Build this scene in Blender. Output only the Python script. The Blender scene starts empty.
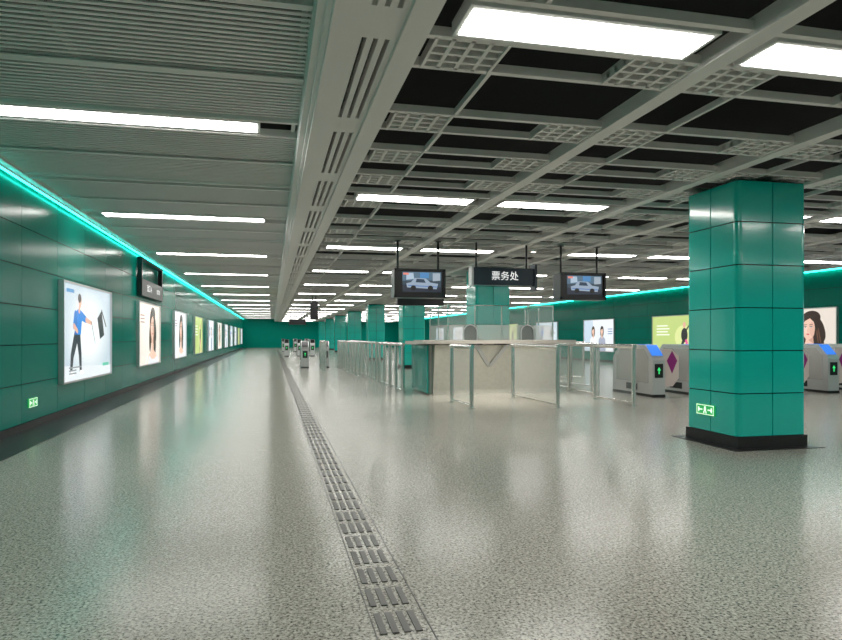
import bpy, math, random
from mathutils import Vector
random.seed(4)
scene=bpy.context.scene
scene.view_settings.view_transform='Standard'

# ------------------------------------------------------------------ materials
_M={}
def mat(name,col,rough=.5,metal=0.,emis=None,es=0.,spec=.5,trans=0.,alpha=1.,coat=0.):
    if name in _M: return _M[name]
    m=bpy.data.materials.new(name); m.use_nodes=True
    b=m.node_tree.nodes['Principled BSDF']
    b.inputs['Base Color'].default_value=(*col,1)
    b.inputs['Roughness'].default_value=rough
    b.inputs['Metallic'].default_value=metal
    b.inputs['Specular IOR Level'].default_value=spec
    b.inputs['Transmission Weight'].default_value=trans
    b.inputs['Alpha'].default_value=alpha
    b.inputs['Coat Weight'].default_value=coat
    b.inputs['Coat Roughness'].default_value=.06
    if emis:
        b.inputs['Emission Color'].default_value=(*emis,1)
        b.inputs['Emission Strength'].default_value=es
    _M[name]=m; return m
def noisy(name,c1,c2,scale,rough,metal=0.,spec=.5,coat=0.):
    m=mat(name,c1,rough,metal,spec=spec,coat=coat); nt=m.node_tree; b=nt.nodes['Principled BSDF']
    tc=nt.nodes.new('ShaderNodeTexCoord'); n=nt.nodes.new('ShaderNodeTexNoise')
    n.inputs['Scale'].default_value=scale; n.inputs['Detail'].default_value=3
    r=nt.nodes.new('ShaderNodeMix'); r.data_type='RGBA'
    r.inputs[6].default_value=(*c1,1); r.inputs[7].default_value=(*c2,1)
    nt.links.new(tc.outputs['Object'],n.inputs['Vector'])
    nt.links.new(n.outputs['Fac'],r.inputs[0]); nt.links.new(r.outputs[2],b.inputs['Base Color'])
    return m
def art(col):
    k='art_%d_%d_%d'%tuple(int(c*255) for c in col)
    return mat(k,(0.02,.02,.02),.25,emis=col,es=1.15)

def floor_mat():
    m=bpy.data.materials.new('granite_floor'); m.use_nodes=True; nt=m.node_tree; b=nt.nodes['Principled BSDF']
    tc=nt.nodes.new('ShaderNodeTexCoord')
    def noise(s,d=2):
        n=nt.nodes.new('ShaderNodeTexNoise'); n.inputs['Scale'].default_value=s; n.inputs['Detail'].default_value=d
        nt.links.new(tc.outputs['Object'],n.inputs['Vector']); return n
    n1=noise(62,3); n1.inputs['Roughness'].default_value=.65; r1=nt.nodes.new('ShaderNodeValToRGB')
    e=r1.color_ramp.elements; e[0].position=.38; e[0].color=(.065,.061,.053,1); e[1].position=.45; e[1].color=(.38,.365,.315,1)
    x=r1.color_ramp.elements.new(.60); x.color=(.56,.54,.47,1)
    nt.links.new(n1.outputs['Fac'],r1.inputs[0])
    v=nt.nodes.new('ShaderNodeTexVoronoi'); v.inputs['Scale'].default_value=100
    nt.links.new(tc.outputs['Object'],v.inputs['Vector'])
    sp=nt.nodes.new('ShaderNodeSeparateColor'); nt.links.new(v.outputs['Color'],sp.inputs[0])
    mr=nt.nodes.new('ShaderNodeMapRange'); mr.inputs[1].default_value=0; mr.inputs[2].default_value=1
    mr.inputs[3].default_value=.6; mr.inputs[4].default_value=1.12
    nt.links.new(sp.outputs[0],mr.inputs[0])
    mx=nt.nodes.new('ShaderNodeMix'); mx.data_type='RGBA'; mx.blend_type='MULTIPLY'; mx.inputs[0].default_value=1
    nt.links.new(r1.outputs[0],mx.inputs[6]); nt.links.new(mr.outputs[0],mx.inputs[7])
    nt.links.new(mx.outputs[2],b.inputs['Base Color'])
    b.inputs['Roughness'].default_value=.2; b.inputs['Specular IOR Level'].default_value=.24
    return m
FLOOR=floor_mat()
BLKG=noisy('black_granite',(.012,.012,.013),(.035,.035,.035),60,.35,spec=.3)
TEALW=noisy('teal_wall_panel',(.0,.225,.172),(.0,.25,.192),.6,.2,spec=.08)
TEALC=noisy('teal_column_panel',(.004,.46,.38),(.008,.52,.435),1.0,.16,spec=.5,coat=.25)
DARK=mat('dark_gap',(.004,.012,.01),.8)
PLEN=mat('plenum_black',(.006,.006,.007),.9)
GREY=noisy('ceiling_metal',(.80,.77,.745),(.85,.82,.795),2,.45)
SLAT=noisy('slat_metal',(.82,.79,.765),(.87,.84,.815),2,.5)
WHITE=mat('white_paint',(.8,.8,.78),.5)
LIGHT=mat('light_diffuser',(.9,.9,.9),.5,emis=(1,.975,.935),es=20)
CYAN=mat('cyan_led',(.1,.9,.8),.5,emis=(0.03,1,.84),es=11)
STEEL=mat('brushed_steel',(.80,.79,.77),.25,1.)
STEELD=mat('steel_panel',(.64,.64,.64),.32,.6)
BLACK=mat('black_plastic',(.012,.012,.014),.3)
NAVY=mat('navy_sign',(.02,.035,.055),.35)
CREAM=noisy('cream_stone',(.66,.63,.56),(.84,.81,.74),12,.25)
CTOP=noisy('counter_stone',(.46,.425,.385),(.53,.49,.44),15,.25)
GLASS=mat('clear_glass',(.82,.9,.88),.03,alpha=.08,spec=.5)
FROST=mat('frosted_glass',(.82,.82,.78),.4,alpha=.30)
TGLASS=mat('teal_glass',(.02,.35,.29),.1,alpha=.8)
BLUE=mat('blue_screen',(.02,.10,.4),.2,emis=(.05,.25,.9),es=.8)
GREEN=mat('green_led',(.0,.4,.1),.4,emis=(.05,.8,.2),es=.9)
EXITG=mat('exit_green',(.02,.3,.08),.4,emis=(.02,.35,.08),es=.8)
EXITW=mat('exit_symbol',(.8,.9,.8),.4,emis=(.75,1,.75),es=.9)
TXT=mat('sign_lettering',(.9,.9,.9),.4,emis=(1,1,1),es=.8)
PURPLE=mat('purple_decal',(.30,.02,.20),.3)
FLAP=mat('flap_acrylic',(.72,.60,.56),.3)
TACT=mat('tactile_bar',(.11,.105,.098),.4,.2)

# ------------------------------------------------------------------ mesh builder
class MB:
    def __init__(s,o=(0,0,0)):
        s.o=Vector(o); s.v=[]; s.f=[]; s.mi=[]; s.sm=[]; s.mats=[]
    def m(s,mt):
        if mt not in s.mats: s.mats.append(mt)
        return s.mats.index(mt)
    def face(s,pts,mt,smooth=False):
        n=len(s.v); s.v+= [Vector(p)-s.o for p in pts]; s.f.append(list(range(n,n+len(pts)))); s.mi.append(s.m(mt)); s.sm.append(smooth)
    def box(s,x0,x1,y0,y1,z0,z1,mt):
        if x0>x1: x0,x1=x1,x0
        n=len(s.v)
        s.v+=[Vector(p)-s.o for p in [(x0,y0,z0),(x1,y0,z0),(x1,y1,z0),(x0,y1,z0),(x0,y0,z1),(x1,y0,z1),(x1,y1,z1),(x0,y1,z1)]]
        for f in [(0,3,2,1),(4,5,6,7),(0,1,5,4),(1,2,6,5),(2,3,7,6),(3,0,4,7)]:
            s.f.append([n+i for i in f]); s.mi.append(s.m(mt)); s.sm.append(False)
    def prism(s,pts,off,mt):
        off=Vector(off); A=[Vector(p) for p in pts]; B=[p+off for p in A]; k=len(A); n=len(s.v)
        s.v+=[p-s.o for p in A+B]; i=s.m(mt)
        s.f.append(list(range(n,n+k))); s.f.append(list(range(n+2*k-1,n+k-1,-1)))
        for j in range(k): s.f.append([n+(j+1)%k,n+j,n+k+j,n+k+(j+1)%k])
        s.mi+=[i]*(k+2); s.sm+=[False]*(k+2)
    def cyl(s,p0,p1,r,mt,n=14,caps=True):
        p0=Vector(p0);p1=Vector(p1);d=(p1-p0).normalized()
        a=d.orthogonal().normalized(); b=d.cross(a); i=s.m(mt)
        R=[a*math.cos(2*math.pi*k/n)*r+b*math.sin(2*math.pi*k/n)*r for k in range(n)]
        st=len(s.v); s.v+=[p0+q-s.o for q in R]+[p1+q-s.o for q in R]
        for k in range(n):
            s.f.append([st+k,st+(k+1)%n,st+n+(k+1)%n,st+n+k]); s.mi.append(i); s.sm.append(True)
        if caps:
            s.face([p0+q for q in R][::-1],mt); s.face([p1+q for q in R],mt)
    def build(s,name,parent=None,bevel=0.,segs=2,fixn=False):
        me=bpy.data.meshes.new(name); me.from_pydata([tuple(v) for v in s.v],[],s.f)
        for mt in s.mats: me.materials.append(mt)
        me.polygons.foreach_set('material_index',s.mi); me.polygons.foreach_set('use_smooth',s.sm); me.update()
        ob=bpy.data.objects.new(name,me); scene.collection.objects.link(ob)
        if parent: ob.parent=parent; ob.location=s.o-Vector(parent.location)
        else: ob.location=s.o
        if bevel:
            md=ob.modifiers.new('bevel','BEVEL'); md.width=bevel; md.segments=segs; md.limit_method='ANGLE'
        return ob
def text(name,body,loc,rot,size,mt,parent,align='CENTER'):
    c=bpy.data.curves.new(name,'FONT'); c.body=body; c.size=size; c.align_x=align; c.align_y='CENTER'; c.extrude=.001
    c.materials.append(mt); o=bpy.data.objects.new(name,c); scene.collection.objects.link(o)
    o.parent=parent; o.location=Vector(loc)-Vector(parent.location); o.rotation_euler=[math.radians(a) for a in rot]; return o

XL,XR,YE,Y0=-3.36,16.9,80.,-4.
# ------------------------------------------------------------------ shell
b=MB(); b.box(XL-.2,XR+.2,Y0-.2,YE+.2,-.2,0,FLOOR); b.build('floor')
b=MB(); b.box(XL,XL+.6,Y0,YE,.0005,.004,BLKG); b.build('trim_1')
b=MB(); b.box(XL-.2,XR+.2,Y0-.2,YE+.2,4.1,4.3,PLEN); b.build('ceiling')
def wallpanels(side):
    b=MB()
    if side=='left': xa,xb,xc,s=XL-.2,XL-.02,XL,1
    else: xa,xb,xc,s=XR+.2,XR+.02,XR,-1
    b.box(min(xa,xb),max(xa,xb),Y0,YE,0,4.1,DARK)
    y=11.5-1.54*11
    rows=[(.10+.545*i,.10+.545*(i+1)) for i in range(6)]
    rows[-1]=(rows[-1][0],3.44)
    while y<YE:
        a,c=max(y+.006,Y0),min(y+1.54-.006,YE)
        if c>a:
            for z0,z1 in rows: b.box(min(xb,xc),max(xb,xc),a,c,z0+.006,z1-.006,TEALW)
        y+=1.54
    b.build('wall_'+side)
    k=MB(); k.box(min(xc,xc+s*.015),max(xc,xc+s*.015),Y0,YE,0,.10,BLKG); k.build('baseboard_'+side)
    c=MB(); c.box(min(xc,xc+s*.17),max(xc,xc+s*.17),Y0,YE,3.45,3.54,WHITE)
    c.build('trim_'+('2' if side=='left' else '3'))
    l=MB()
    x1,x2=sorted((xc+s*.055,xc+s*.08)); yy=Y0
    zz=3.405 if side=='left' else 3.37
    while yy<YE:
        l.box(x1,x2,yy,min(yy+3.95,YE),zz,zz+(.014 if side=='left' else .03),CYAN); yy+=4
    l.box(x1,x2,Y0,YE,zz+(.014 if side=='left' else .03),3.45,WHITE)
    l.build('led_cove_strip')
wallpanels('left'); wallpanels('right')
b=MB(); b.box(XL-.2,XR+.2,YE,YE+.2,0,4.1,TEALW)
b.build('wall_back')
b=MB(); b.box(XL-.2,XR+.2,Y0-.2,Y0,0,4.1,TEALW); b.build('wall_front')

# ------------------------------------------------------------------ left slatted ceiling
LY=[1.45+5.45*i for i in range(-1,15)]
pan=5.45/4
def inslot(y0,y1):
    return any((y0<l+.24 and y1>l-.24) or (y0<l+2.725+.09 and y1>l+2.725-.09) for l in LY)
def slats(XA,XB,xs):
    b=MB(); y=Y0
    while y<YE:
        if not inslot(y,y+.036): b.box(XA,XB,y,y+.040,3.475,3.487,SLAT)
        y+=.076
    for l in LY:
        for d in (-.27,.22,2.725-.13,2.725+.08): 
            b.box(XA,XB,l+d,l+d+.05,3.44,3.52,GREY)
        for q in (1,3):
            yy=l+q*pan
            b.box(XA,XB,yy-.035,yy+.035,3.445,3.455,GREY)
    for x in xs: b.box(x-.02,x+.02,Y0,YE,3.50,3.54,GREY)
    b.box(XA,XB,Y0,YE,3.60,3.62,mat('slat_backing',(.02,.02,.02),.9))
    b.build('slatted_ceiling')
slats(XL+.17,.28,(-3.15,-1.5,.22)); slats(14.6,XR-.17,(15.0,16.4))
for l in LY:
    if l<Y0: continue
    o=(-1.5,l,3.44); b=MB(o)
    b.box(-2.90,-.12,l-.17,l+.17,3.45,3.53,WHITE)
    b.face([(-2.87,l-.14,3.447),(-2.87,l+.14,3.447),(-.15,l+.14,3.447),(-.15,l-.14,3.447)],LIGHT)
    b.build('ceiling_strip_light')

# ------------------------------------------------------------------ diffuser beam
b=MB(); z0,z1=3.15,3.23
b.box(.26,.31,Y0,YE,z0+.10,3.60,GREY)
b.box(.31,.34,Y0,YE,z0+.05,z0+.2,GREY)
b.box(.34,.50,Y0,YE,z0,z1,GREY); b.box(.76,.92,Y0,YE,z0-.03,z1,GREY)
xs=.50
for i in range(4):
    b.box(xs,xs+.042,Y0,YE,z0+.004,z1,GREY); xs+=.042+.0307
y=Y0
while y<YE: 
    b.box(.48,.76,y,y+.4,z0+.005,z1-.001,GREY); y+=1.9
b.box(.34,.92,Y0,YE,z1+.05,z1+.07,DARK)
b.build('linear_diffuser_beam')

# ------------------------------------------------------------------ open grid ceiling
bx=[.92,2.92,4.94,6.34,8.36,10.4,12.44,14.48]
b=MB(); g=MB(); W=.14; Z0,Z1=3.13,3.25
for x in bx[1:]: b.box(x-W/2,x+W/2,Y0,YE,Z0,Z1,GREY)
b.box(14.48,14.55,Y0,YE,Z1,3.6,GREY)
rows=[(-.25,.25,'L'),(.25,.70,'G'),(.70,1.62,'B'),(1.62,2.07,'G'),(2.07,2.72,'B'),(2.72,3.17,'G'),(3.17,3.72,'B'),(3.72,4.17,'G'),(4.17,4.65,'B')]
fix=[]
for k in range(-1,16):
    yb=3.66+4.9*k
    for (r0,r1,t) in rows:
        a,c=yb+r0,yb+r1
        if c>YE or a<Y0: continue
        b.box(bx[0],bx[-1],a-.025,a+.025,Z0+.03,Z0+.09,GREY)
        for i in range(len(bx)-1):
            l,r=bx[i]+W/2,bx[i+1]-W/2
            if t=='L' and i!=2: fix.append((l,r,yb))
            if t=='B': b.box(l+.50,l+.53,a,c,Z0+.035,Z0+.085,GREY)
            if t=='G':
                for (p,q) in ((l,l+.5),(r-.5,r)):
                    b.box(p-.0,p+.02,a,c,Z0+.02,Z0+.09,GREY); b.box(q-.02,q,a,c,Z0+.02,Z0+.09,GREY)
                    for j in range(1,4):
                        xx=p+.125*j; g.box(xx-.014,xx+.014,a,c,Z0+.03,Z0+.075,GREY)
                    for j in range(1,4):
                        yy=a+.1125*j; g.box(p,q,yy-.014,yy+.014,Z0+.031,Z0+.074,GREY)
n=len(b.v)
b.v+=g.v
b.f+=[[i+n for i in f] for f in g.f]; b.mi+=g.mi; b.sm+=g.sm
b.build('open_grid_ceiling')
for (l,r,yb) in fix:
    o=((l+r)/2,yb,3.16); b=MB(o); x0,x1=l+.12,l+.12+1.54
    b.box(x0-.03,x1+.03,yb-.20,yb+.20,3.15,3.24,WHITE)
    b.face([(x0,yb-.16,3.147),(x0,yb+.16,3.147),(x1,yb+.16,3.147),(x1,yb-.16,3.147)],LIGHT)
    b.build('ceiling_panel_light')

# ------------------------------------------------------------------ columns
def column(xc,yc):
    o=(xc,yc,0); b=MB(o); H=.475; zb=.14; r=.07
    for i in range(6):
        za=zb+.5*i+.006; zt=zb+.5*(i+1)-.006-(.02 if i==5 else 0)
        for sx,sy in ((1,1),(-1,1),(-1,-1),(1,-1)):
            pr=[(.006,H),(H-r,H)]+[(H-r+r*math.sin(t*math.pi/12),H-r+r*math.cos(t*math.pi/12)) for t in range(1,6)]+[(H,H-r),(H,.006),(H-.03,.006),(H-.03,H-.03),(.006,H-.03)]
            P=[(xc+sx*u,yc+sy*v,za) for u,v in pr]
            if sx*sy>0: P=P[::-1]
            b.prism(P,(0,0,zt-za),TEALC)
    b.box(xc-H+.025,xc+H-.025,yc-H+.025,yc+H-.025,.1,3.125,DARK)
    b.box(xc-H-.005,xc+H+.005,yc-H-.005,yc+H+.005,.004,.14,BLKG)
    b.box(xc-H-.13,xc+H+.13,yc-H-.13,yc+H+.13,.0005,.006,BLKG)
    return b.build('tiled_column')
for k in range(8):
    yy=6.98+9.87*k
    if yy<YE-1: column(5.72,yy)
# ------------------------------------------------------------------ exit signs
def exit_sign(x,y,z):
    o=(x,y,z); b=MB(o); w=.17
    b.box(x-.018,x,y-w,y+w,z-.065,z+.065,EXITG)
    def q(u0,u1,v0,v1): b.box(x-.0195,x-.018,y+u0,y+u1,z+v0,z+v1,EXITW) if x>0 else b.box(x,x+.0015,y+u0,y+u1,z+v0,z+v1,EXITW)
    q(-w+.01,w-.01,.052,.060); q(-w+.01,w-.01,-.060,-.052); q(-w+.01,-w+.018,-.06,.06); q(w-.018,w-.01,-.06,.06)
    q(-.13,-.05,-.008,.008); q(-.13,-.11,-.03,.03); q(.05,.13,-.008,.008); q(.11,.13,-.03,.03)
    q(-.015,.015,.018,.04); q(-.02,.02,-.02,.018); q(-.03,-.01,-.045,-.02); q(.012,.03,-.045,-.02)
    b.build('exit_sign')
exit_sign(5.244,7.06,.40); exit_sign(XL+.019,10.35,.36)

# ------------------------------------------------------------------ tactile strip
b=MB()
y=Y0+.2; i=0
while y<YE-4.3:
    for i in range(4):
        x=.462+.053*i; b.box(x,x+.030,y,y+.215,.0005,.006,TACT)
    y+=.30
b.box(.440,.445,Y0+.1,YE-4,.0005,.003,TACT); b.box(.69,.696,Y0+.1,YE-4,.0005,.003,TACT)
b.build('tactile_paving')

# ------------------------------------------------------------------ posters
class Art:
    def __init__(s,b,side,y0,y1,z0,z1):
        s.b=b; s.side=side; s.y0,s.y1,s.z0,s.z1=y0,y1,z0,z1; s.n=0; s.W=y1-y0; s.H=z1-z0
    def P(s,u,v):
        d=.047+.0008*s.n
        u=min(max(u,0),s.W); v=min(max(v,0),s.H)
        if s.side=='left': return (XL+d,s.y0+u,s.z0+v)
        return (XR-d,s.y1-u,s.z0+v)
    def poly(s,pts,col):
        s.n+=1; s.b.face([s.P(*p) for p in pts],art(col))
    def ell(s,cx,cy,rx,ry,col,rot=0,n=24):
        c,d=math.cos(rot),math.sin(rot)
        s.poly([(cx+rx*math.cos(t)*c-ry*math.sin(t)*d,cy+rx*math.cos(t)*d+ry*math.sin(t)*c) for t in [2*math.pi*k/n for k in range(n)]],col)
    def limb(s,p,q,w0,w1,col):
        a=math.atan2(q[1]-p[1],q[0]-p[0]); pts=[]
        for k in range(7): t=a+math.pi/2+math.pi*k/6; pts.append((p[0]+w0*math.cos(t),p[1]+w0*math.sin(t)))
        for k in range(7): t=a-math.pi/2+math.pi*k/6; pts.append((q[0]+w1*math.cos(t),q[1]+w1*math.sin(t)))
        s.poly(pts,col)
SK=(.72,.42,.30); SKL=(.80,.52,.40)
def golfer(a):
    W,H=a.W,a.H
    a.poly([(0,0),(W,0),(W,H),(0,H)],(.50,.60,.66))
    for i in range(8):
        t=i/8; a.ell(W*.5,H*.50,W*(.50-.32*t),H*(.50-.32*t),(.53+.37*t,.63+.29*t,.68+.25*t),n=32)
    a.poly([(0,0),(W,0),(W,H*.10),(0,H*.16)],(.72,.77,.80))
    a.limb((.80,.82),(.52,.42),.13,.085,(.02,.025,.04)); a.limb((.52,.42),(.46,.14),.085,.06,(.02,.025,.04))
    a.limb((.86,.82),(.98,.45),.13,.085,(.02,.025,.04)); a.limb((.98,.45),(1.02,.14),.085,.06,(.02,.025,.04))
    a.limb((.44,.12),(.60,.11),.04,.03,(.9,.9,.9)); a.limb((1.0,.12),(1.18,.11),.04,.03,(.9,.9,.9))
    a.poly([(.66,.78),(1.02,.78),(1.12,1.16),(.92,1.25),(.62,1.14)],(.02,.22,.65)); a.poly([(.66,.78),(.80,.78),(.76,1.16),(.62,1.14)],(.01,.14,.48))
    a.limb((.70,1.12),(.60,.93),.085,.06,(.02,.18,.56)); a.limb((.60,.93),(.80,.84),.05,.04,SK)
    a.limb((1.02,1.12),(1.34,1.05),.085,.06,(.02,.22,.65)); a.limb((1.34,1.05),(1.70,1.00),.05,.035,SK)
    a.limb((.9,1.2),(.93,1.28),.05,.05,SK); a.ell(.95,1.37,.09,.11,SK); a.ell(.92,1.42,.10,.08,(.03,.02,.02))
    a.limb((1.68,1.02),(1.95,.62),.014,.01,(.1,.1,.1))
    a.poly([(2.10,1.10),(2.42,1.26),(2.62,.78),(2.30,.70)],(.03,.03,.035)); a.limb((2.42,1.26),(2.76,.96),.025,.025,(.05,.05,.05))
    for i in range(3): a.limb((.3,.22-.05*i),(.7+.3*(i==0),.22-.05*i),.012,.012,(.25,.28,.3))
    a.limb((.18,1.52),(.55,1.52),.03,.03,(.05,.25,.5)); a.limb((2.5,.2),(2.95,.2),.03,.03,(.1,.5,.35))
def woman(a,bg=(.80,.74,.66),x=.6):
    W,H=a.W,a.H
    a.poly([(0,0),(W,0),(W,H),(0,H)],bg)
    for i in range(4): a.ell(W*(x-.2),H*.6,W*(.40-.06*i),H*(.46-.07*i),tuple(min(1,c*(1.04+.04*i)) for c in bg))
    cx=W*x; HR=(.03,.014,.010)
    for (dx,dy,rx,ry,ro) in ((.02,1.04,.42,.52,0),(.30,.66,.24,.46,.25),(-.32,.74,.17,.42,-.12),(.40,.98,.18,.40,.35),(.05,1.34,.38,.24,.1)):
        a.ell(cx+dx,dy,rx,ry,HR,ro)
    for (dx,dy,rx,ry,ro) in ((.28,.95,.03,.42,.15),(.40,.72,.025,.34,.22),(-.33,.80,.02,.34,-.08)):
        a.ell(cx+dx,dy,rx,ry,(.12,.055,.035),ro)
    a.poly([(cx-.14,.75),(cx+.14,.75),(cx+.18,.38),(cx+.70,.20),(cx+.85,0),(cx-.85,0),(cx-.68,.22),(cx-.2,.38)],SKL)
    a.poly([(cx-.12,.70),(cx+.14,.78),(cx+.16,.52),(cx+.02,.60)],(.58,.33,.25))
    a.ell(cx-.05,1.03,.26,.36,SKL,.06); a.ell(cx-.06,.84,.17,.19,SKL)
    a.ell(cx+.10,.98,.10,.24,(.70,.43,.33),.05); a.ell(cx-.14,.97,.09,.10,(.86,.58,.47))
    a.poly([(cx-.34,1.05),(cx-.30,1.36),(cx-.02,1.48),(cx+.32,1.36),(cx+.30,.86),(cx+.20,1.20),(cx+.02,1.34),(cx-.18,1.26),(cx-.29,1.12)],HR)
    for e in (-.16,.07):
        a.ell(cx+e,1.06,.050,.018,(.88,.85,.82),.05); a.ell(cx+e,1.06,.019,.019,(.03,.02,.02)); a.limb((cx+e-.055,1.075),(cx+e+.055,1.078),.009,.007,(.03,.02,.02)); a.limb((cx+e-.065,1.13),(cx+e+.065,1.14),.011,.007,(.08,.04,.03))
    a.limb((cx-.045,1.04),(cx-.06,.93),.008,.018,(.68,.41,.31)); a.ell(cx-.05,.835,.06,.014,(.50,.06,.08)); a.ell(cx-.048,.82,.048,.016,(.62,.12,.14))
    a.poly([(cx-.8,0),(cx-.62,.24),(cx-.2,.12),(cx+.25,.12),(cx+.72,.22),(cx+.85,0)],(.75,.75,.78))
    for i in range(3): a.limb((W*.06,H*.8-.09*i),(W*.22,H*.8-.09*i),.015,.015,(.35,.2,.2))
def lime(a,bg=(.50,.62,.20)):
    W,H=a.W,a.H
    a.poly([(0,0),(W,0),(W,H),(0,H)],bg); a.ell(W*.7,H*.45,.6,.5,(.70,.76,.32))
    a.ell(W*.72,H*.5,.22,.30,(.02,.02,.02)); a.limb((W*.72,H*.55),(W*.9,H*.9),.05,.02,(.02,.02,.02)); a.limb((W*.70,H*.35),(W*.6,0.02),.08,.05,(.02,.02,.02)); a.limb((W*.76,H*.35),(W*.84,0.02),.08,.05,(.75,.1,.3))
    a.ell(W*.72,H*.76,.1,.13,SK)
    for i in range(4): a.limb((W*.1,H*.75-.13*i),(W*(.35+.04*(i%2)),H*.75-.13*i),.025,.025,(.92,.95,.8))
def duo(a):
    W,H=a.W,a.H
    a.poly([(0,0),(W,0),(W,H),(0,H)],(.78,.81,.84)); a.poly([(0,0),(W*.4,0),(W*.3,H),(0,H)],(.55,.66,.76))
    for cx,c,hc in ((W*.32,(.85,.85,.88),(.06,.03,.02)),(W*.62,(.35,.38,.48),(.03,.02,.02))):
        a.poly([(cx-.38,0),(cx-.34,.62),(cx-.1,.78),(cx+.1,.78),(cx+.34,.62),(cx+.38,0)],c)
        a.ell(cx,1.02,.19,.30,hc); a.limb((cx,.72),(cx,.9),.06,.06,SKL); a.ell(cx-.01,1.05,.13,.18,SKL)
        a.poly([(cx-.15,1.10),(cx-.1,1.24),(cx+.1,1.24),(cx+.15,1.08),(cx+.06,1.17)],hc)
        for e in (-.055,.045): a.ell(cx+e,1.07,.018,.010,(.03,.02,.02))
        a.ell(cx,.95,.04,.013,(.6,.1,.1))
    for i in range(3): a.limb((W*.82,H*.7-.12*i),(W*.95,H*.7-.12*i),.02,.02,(.1,.2,.4))
def poster(side,y0,y1,fn,z0=.56,z1=2.2,**k):
    s=1 if side=='left' else -1; X=XL if side=='left' else XR
    o=(X,(y0+y1)/2,(z0+z1)/2); b=MB(o)
    x1,x2=sorted((X+s*.001,X+s*.045)); b.box(x1,x2,y0,y1,z0,z1,STEELD)
    e1,e2=sorted((X+s*.001,X+s*.085)); t=.03
    b.box(e1,e2,y0-t,y0,z0-t,z1+t,STEELD); b.box(e1,e2,y1,y1+t,z0-t,z1+t,STEELD)
    b.box(e1,e2,y0,y1,z0-t,z0,STEELD); b.box(e1,e2,y0,y1,z1,z1+t,STEELD)
    fn(Art(b,side,y0,y1,z0,z1),**k)
    b.build('advert_lightbox')
L=[golfer,lambda a:woman(a,x=.62),lambda a:woman(a,(.75,.78,.80),.55),lime,duo,lambda a:woman(a,(.82,.80,.72),.5),duo,golfer,duo,lime,duo]
for i,f in enumerate(L):
    y=11.65+6.15*i
    if y+3.3<YE: poster('left',y-.1,y+3.08,f)
R=[(-2,duo),(-1,golfer),(0,lambda a:woman(a,(.74,.66,.58),.68)),(1,lime),(2,duo),(3,golfer),(4,lime),(5,duo),(6,duo),(7,duo)]
for i,f in R:
    y=16.55+6.65*i
    poster('right',y,y+3.2,f)

# wall-mounted exit direction board above second lightbox
o=(XL+.1,19.3,2.8); b=MB(o)
b.box(XL+.02,XL+.14,17.7,20.9,2.36,2.80,BLACK); b.box(XL+.02,XL+.14,17.7,17.82,2.80,3.34,BLACK); b.box(XL+.02,XL+.14,20.78,20.9,2.80,3.34,BLACK); b.box(XL+.02,XL+.14,17.7,20.9,3.28,3.34,BLACK)
ob=b.build('direction_sign',bevel=.008)
text('lettering_1','出口 A',(XL+.145,18.7,2.58),(90,0,90),.22,TXT,ob)
text('lettering_2','EXIT B',(XL+.145,20.1,2.58),(90,0,90),.18,TXT,ob)

# ------------------------------------------------------------------ hanging monitors
def monitor(xc,yc,w=1.0,z0=2.05,z1=2.60):
    o=(xc,yc,(z0+z1)/2); b=MB(o)
    b.box(xc-w/2,xc+w/2,yc,yc+.32,z0,z1,BLACK)
    for x in (xc-w/2,xc+w/2-.03): b.box(x,x+.03,yc-.04,yc,z0,z1,BLACK)
    b.box(xc-w/2,xc+w/2,yc-.04,yc,z1-.03,z1,BLACK); b.box(xc-w/2,xc+w/2,yc-.04,yc,z0,z0+.05,BLACK)
    sx0,sx1,sz0,sz1=xc-.34,xc+.42,z0+.11,z1-.06
    n=[0]
    def P(pts,c):
        n[0]+=1; b.face([(sx0+u*(sx1-sx0),yc-.002-.001*n[0],sz0+v*(sz1-sz0)) for u,v in pts],art(c))
    P([(0,0),(1,0),(1,1),(0,1)],(.03,.05,.07)); P([(0,.55),(1,.6),(1,1),(0,1)],(.07,.13,.19)); P([(0,.0),(1,0),(1,.25),(0,.35)],(.02,.025,.04))
    P([(.1,.60),(.3,.65),(.28,.95),(.1,.95)],(.35,.45,.55)); P([(.45,.7),(.68,.7),(.68,.97),(.45,.97)],(.06,.20,.42)); P([(.78,.55),(.97,.58),(.97,.95),(.78,.95)],(.30,.36,.42))
    P([(.12,.22),(.88,.15),(.92,.42),(.72,.48),(.6,.68),(.32,.70),(.22,.48),(.1,.42)],(.26,.33,.42)); P([(.34,.48),(.6,.46),(.55,.64),(.36,.66)],(.02,.04,.07)); P([(.14,.3),(.9,.24),(.9,.28),(.14,.34)],(.06,.15,.40))
    for c in (.28,.72): P([(c+.07*math.cos(t*.5236),.2+.13*math.sin(t*.5236)) for t in range(12)],(.01,.01,.01))
    P([(.02,.85),(.16,.85),(.16,.95),(.02,.95)],(.7,.2,.15))
    for x in (xc-.40,xc+.40):
        b.cyl((x,yc+.16,z1),(x,yc+.16,3.155),.022,BLACK); b.box(x-.05,x+.05,yc+.11,yc+.21,3.14,3.155,BLACK)
    b.build('hanging_monitor')
monitor(2.75,12.1); monitor(6.13,12.1)
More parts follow.
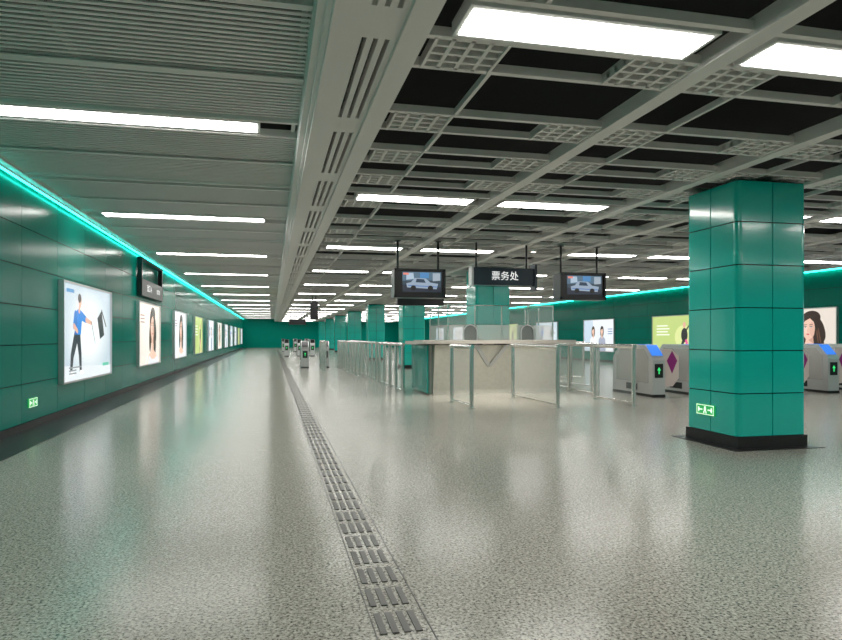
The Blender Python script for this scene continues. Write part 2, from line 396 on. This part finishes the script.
# ticket office sign
o=(4.42,12.1,2.49); b=MB(o)
b.box(3.82,5.08,12.1,12.26,2.32,2.66,NAVY); b.box(5.08,5.13,12.06,12.30,2.22,2.74,NAVY); b.box(3.78,3.82,12.08,12.28,2.30,2.68,STEELD)
for x in (3.9,4.95): b.cyl((x,12.18,2.66),(x,12.18,3.155),.02,BLACK)
ob=b.build('ticket_office_sign')
text('lettering','票务处',(4.47,12.096,2.49),(90,0,0),.19,TXT,ob)
def hsign(x0,x1,y,z0,z1):
    b=MB(((x0+x1)/2,y,z0)); b.box(x0,x1,y,y+.15,z0,z1,BLACK)
    for u in (x0+.1,x1-.1): b.cyl((u,y+.07,z1),(u,y+.07,3.155),.02,BLACK)
    b.build('hanging_sign')
hsign(4.3,6.0,22.5,2.42,2.68); hsign(1.7,2.05,30,2.1,2.95); hsign(1.2,2.4,48,2.2,2.6)

# ------------------------------------------------------------------ ticket booth
o=(5.05,15.1,0); b=MB(o)
x0,x1,y0,y1=3.5,6.6,14.1,16.1
prof=[(y0+.18,0),(y0+.18,.10),(y0,1.12),(y0+.5,1.12),(y0+.5,0)]
b.prism([(x0+.05,p,z) for p,z in prof][::-1],(x1-x0-.1,0,0),CREAM)
for u in ((x0+1.0,x0+1.35),(x0+1.75,x0+1.35)):
    b.prism([(u[0]-.05,y0-.02,1.12),(u[0]+.05,y0-.02,1.12),(u[1]+.05,y0+.08,.62),(u[1]-.05,y0+.08,.62)],(0,-.05,0),STEELD)
b.box(x0,x0+.12,y0+.3,y1,0,1.12,CREAM); b.box(x1-.12,x1,y0+.3,y1,0,1.12,CREAM); b.box(x0,x1,y1-.12,y1,0,1.12,CREAM)
b.box(x0-.14,x0-.11,y0-.05,y0+1.6,.05,1.12,TGLASS)
b.box(x0-.30,x1+.22,y0-.32,y0+.62,1.15,1.23,CTOP); b.box(x0-.2,x0+.75,y0+.62,y1+.1,1.12,1.20,CTOP); b.box(x1-.75,x1+.15,y0+.62,y1+.1,1.12,1.20,CTOP); b.box(x0+.75,x1-.75,y1-.3,y1+.1,1.12,1.20,CTOP)
zt=2.02; gx0,gx1=x0+.42,x1-.1
for x in [gx0,gx0+.65,gx0+1.3,gx0+1.95,gx1]:
    b.box(x-.012,x+.012,y0+.235,y0+.265,1.22,zt,STEEL)
for x in (gx0,gx1):
    for yy in (y0+1.1,y1-.03): b.box(x-.012,x+.012,yy-.015,yy+.015,1.20,zt,STEEL)
    b.box(x-.012,x+.012,y0+.23,y1,zt,zt+.02,STEEL); b.box(x-.004,x+.004,y0+.27,y1,1.20,zt,GLASS)
b.box(gx0,gx1,y0+.235,y0+.265,zt,zt+.02,STEEL); b.box(gx0,gx1,y0+.246,y0+.254,1.22,zt,GLASS)
b.box(gx0,gx1,y0+.244,y0+.256,1.22,1.58,FROST); b.box(gx0-.006,gx0+.006,y0+.27,y1,1.2,1.58,FROST)
for cx in (x0+.95,x0+2.35):
    R_=.17; yy=y0+.235
    for k in range(12):
        t0,t1=math.pi*k/12,math.pi*(k+1)/12
        b.prism([(cx+R_*math.cos(t0),yy,1.42+R_*math.sin(t0)),(cx+R_*math.cos(t1),yy,1.42+R_*math.sin(t1)),(cx+(R_-.02)*math.cos(t1),yy,1.42+(R_-.02)*math.sin(t1)),(cx+(R_-.02)*math.cos(t0),yy,1.42+(R_-.02)*math.sin(t0))],(0,-.02,0),STEELD)
    b.prism([(cx-.15,yy-.004,1.24)]+[(cx-.15*math.cos(math.pi*k/10),yy-.004,1.42+.15*math.sin(math.pi*k/10)) for k in range(11)]+[(cx+.15,yy-.004,1.24)],(0,.003,0),mat('hatch_dark',(.18,.2,.19),.4))
    b.box(cx-R_,cx-R_+.02,yy-.02,yy,1.23,1.42,STEELD); b.box(cx+R_-.02,cx+R_,yy-.02,yy,1.23,1.42,STEELD)
b.box(x0+.8,x1-.8,y0+.65,y0+1.1,0,.8,CREAM)
for cx in (x0+1.25,x0+1.95):
    b.box(cx-.2,cx+.2,y0+.85,y0+.89,.95,1.28,BLACK); b.box(cx-.03,cx+.03,y0+.86,y0+.9,.8,.95,BLACK)
b.build('ticket_booth')

# ------------------------------------------------------------------ railings
def loop(p,q,h=1.15,mid=0,glass=True,r=.042):
    p=Vector((p[0],p[1],0)); q=Vector((q[0],q[1],0)); o=(p+q)/2; b=MB(o); z=Vector((0,0,1))
    for s in [p,q]+[p.lerp(q,(i+1)/(mid+1)) for i in range(mid)]:
        b.cyl(s,s+z*(h-.03),r,STEEL); b.cyl(s,s+z*.012,r*1.8,STEEL)
    b.cyl(p+z*(h-.03)-(q-p).normalized()*r,q+z*(h-.03)+(q-p).normalized()*r,r,STEEL)
    b.cyl(p+z*.05,q+z*.05,.022,STEEL)
    if glass:
        d=(q-p).normalized(); n=Vector((-d.y,d.x,0))*.005
        a,c=p+d*.06,q-d*.06
        b.prism([a-n+z*.10,c-n+z*.10,c+n+z*.10,a+n+z*.10],(0,0,h-.2),GLASS)
    b.build('queue_railing')
loop((3.55,11.35),(3.5,12.5)); loop((5.08,11.0),(5.02,13.1)); loop((6.62,11.0),(6.58,12.45)); loop((6.95,13.0),(6.95,14.4))
loop((3.0,15.0),(3.0,18.4),mid=3)
loop((3.0,19.0),(3.0,22.4),mid=3); loop((2.7,20.4),(2.7,24),mid=3); loop((2.7,24.6),(2.7,27.2),mid=2); loop((3.3,24),(3.3,27.6),mid=3)
loop((1.95,24.5),(1.95,27.0),mid=2)
loop((7.2,14.9),(7.2,17.6),mid=2); loop((7.9,15.1),(7.9,18.6),mid=2); loop((7.2,18.9),(9.6,18.9),mid=2)

# ------------------------------------------------------------------ gates
def gate(xc,yf,flap=True,s=1):
    o=(xc,yf,0); b=MB(o); w=.15
    pr=[(0,.0),(0,.80),(.04,.88),(.30,1.13),(1.36,1.13),(1.62,.88),(1.66,.80),(1.66,0)]
    b.prism([(xc-w,yf+p,z) for p,z in pr],(2*w,0,0),STEELD)
    for sx in (-1,1):
        xx=xc+sx*w; a,c=sorted((xx,xx+sx*.006))
        b.prism([(a,yf+.16,.30),(a,yf+.16,.86),(a,yf+.34,1.04),(a,yf+1.30,1.04),(a,yf+1.50,.86),(a,yf+1.50,.30)],(c-a,0,0),mat('gate_side_panel',(.50,.49,.47),.25,.3))
        b.box(xx,xx+sx*.007,yf+.60,yf+1.06,.12,.26,BLACK)
    b.box(xc-.10,xc+.10,yf-.008,yf,.42,.72,BLACK)
    b.prism([(xc-.045,yf-.009,.58),(xc,yf-.009,.65),(xc+.045,yf-.009,.58)],(0,-.004,0),GREEN); b.box(xc-.014,xc+.014,yf-.013,yf-.009,.50,.58,GREEN)
    n=Vector((0,-.25,.26)).normalized()*.012
    q=[Vector((xc-.13,yf+.055,.895)),Vector((xc+.13,yf+.055,.895)),Vector((xc+.13,yf+.285,1.116)),Vector((xc-.13,yf+.285,1.116))]
    b.prism([p+n*.1 for p in q],n,BLUE if flap else BLACK)
    b.box(xc-.10,xc+.10,yf+.42,yf+.66,1.13,1.138,BLUE if flap else BLACK)
    b.box(xc-.155,xc+.155,yf-.01,yf+1.67,0,.06,BLACK)
    if flap:
        yy=yf+.12
        b.prism([(xc+w+.004,yy,.22),(xc+w+.004,yy,1.04),(xc+w+.24,yy,1.04),(xc+w+.42,yy,.88),(xc+w+.42,yy,.40),(xc+w+.27,yy,.22)],(0,.03,0),FLAP)
        b.prism([(xc+w+.12,yy-.001,.78),(xc+w+.25,yy-.001,1.0),(xc+w+.38,yy-.001,.78),(xc+w+.25,yy-.001,.50)],(0,-.003,0),PURPLE)
    b.build('ticket_gate',bevel=.012)
for i in range(8): gate(8.12+1.13*i,12.5)
for x in (1.35,2.2): gate(x,27.6,False)
for x in (.95,1.8,2.65): gate(x,44,False)
for x in (1.0,2.0,3.0): gate(x,58,False)

# ------------------------------------------------------------------ downlights over the ticket counter
for (x,y) in ((4.2,12.9),(5.4,12.9)):
    b=MB((x,y,3.1)); b.cyl((x,y,3.10),(x,y,3.16),.07,GREY,24); b.cyl((x,y,3.096),(x,y,3.10),.05,mat('downlight_lens',(.9,.9,.9),.5,emis=(1,.93,.8),es=6),24)
    ob=b.build('ceiling_downlight')
    l=bpy.data.lights.new('lamp','SPOT'); l.energy=260; l.spot_size=math.radians(85); l.spot_blend=.8; l.color=(1,.95,.87); l.shadow_soft_size=.05
    lo=bpy.data.objects.new('lamp',l); scene.collection.objects.link(lo); lo.parent=ob; lo.location=(0,0,-.02)

# ------------------------------------------------------------------ world, camera
w=bpy.data.worlds.new('world'); scene.world=w; w.use_nodes=True
w.node_tree.nodes['Background'].inputs[0].default_value=(.6,.7,.7,1); w.node_tree.nodes['Background'].inputs[1].default_value=.2
cam=bpy.data.cameras.new('camera'); co=bpy.data.objects.new('camera',cam); scene.collection.objects.link(co)
co.location=(0,0,1.3); co.rotation_euler=(math.radians(90),0,-math.atan(149/650))
cam.sensor_width=36; cam.lens=650/842*36; cam.shift_y=17/842; cam.clip_start=.05; cam.clip_end=300
scene.camera=co
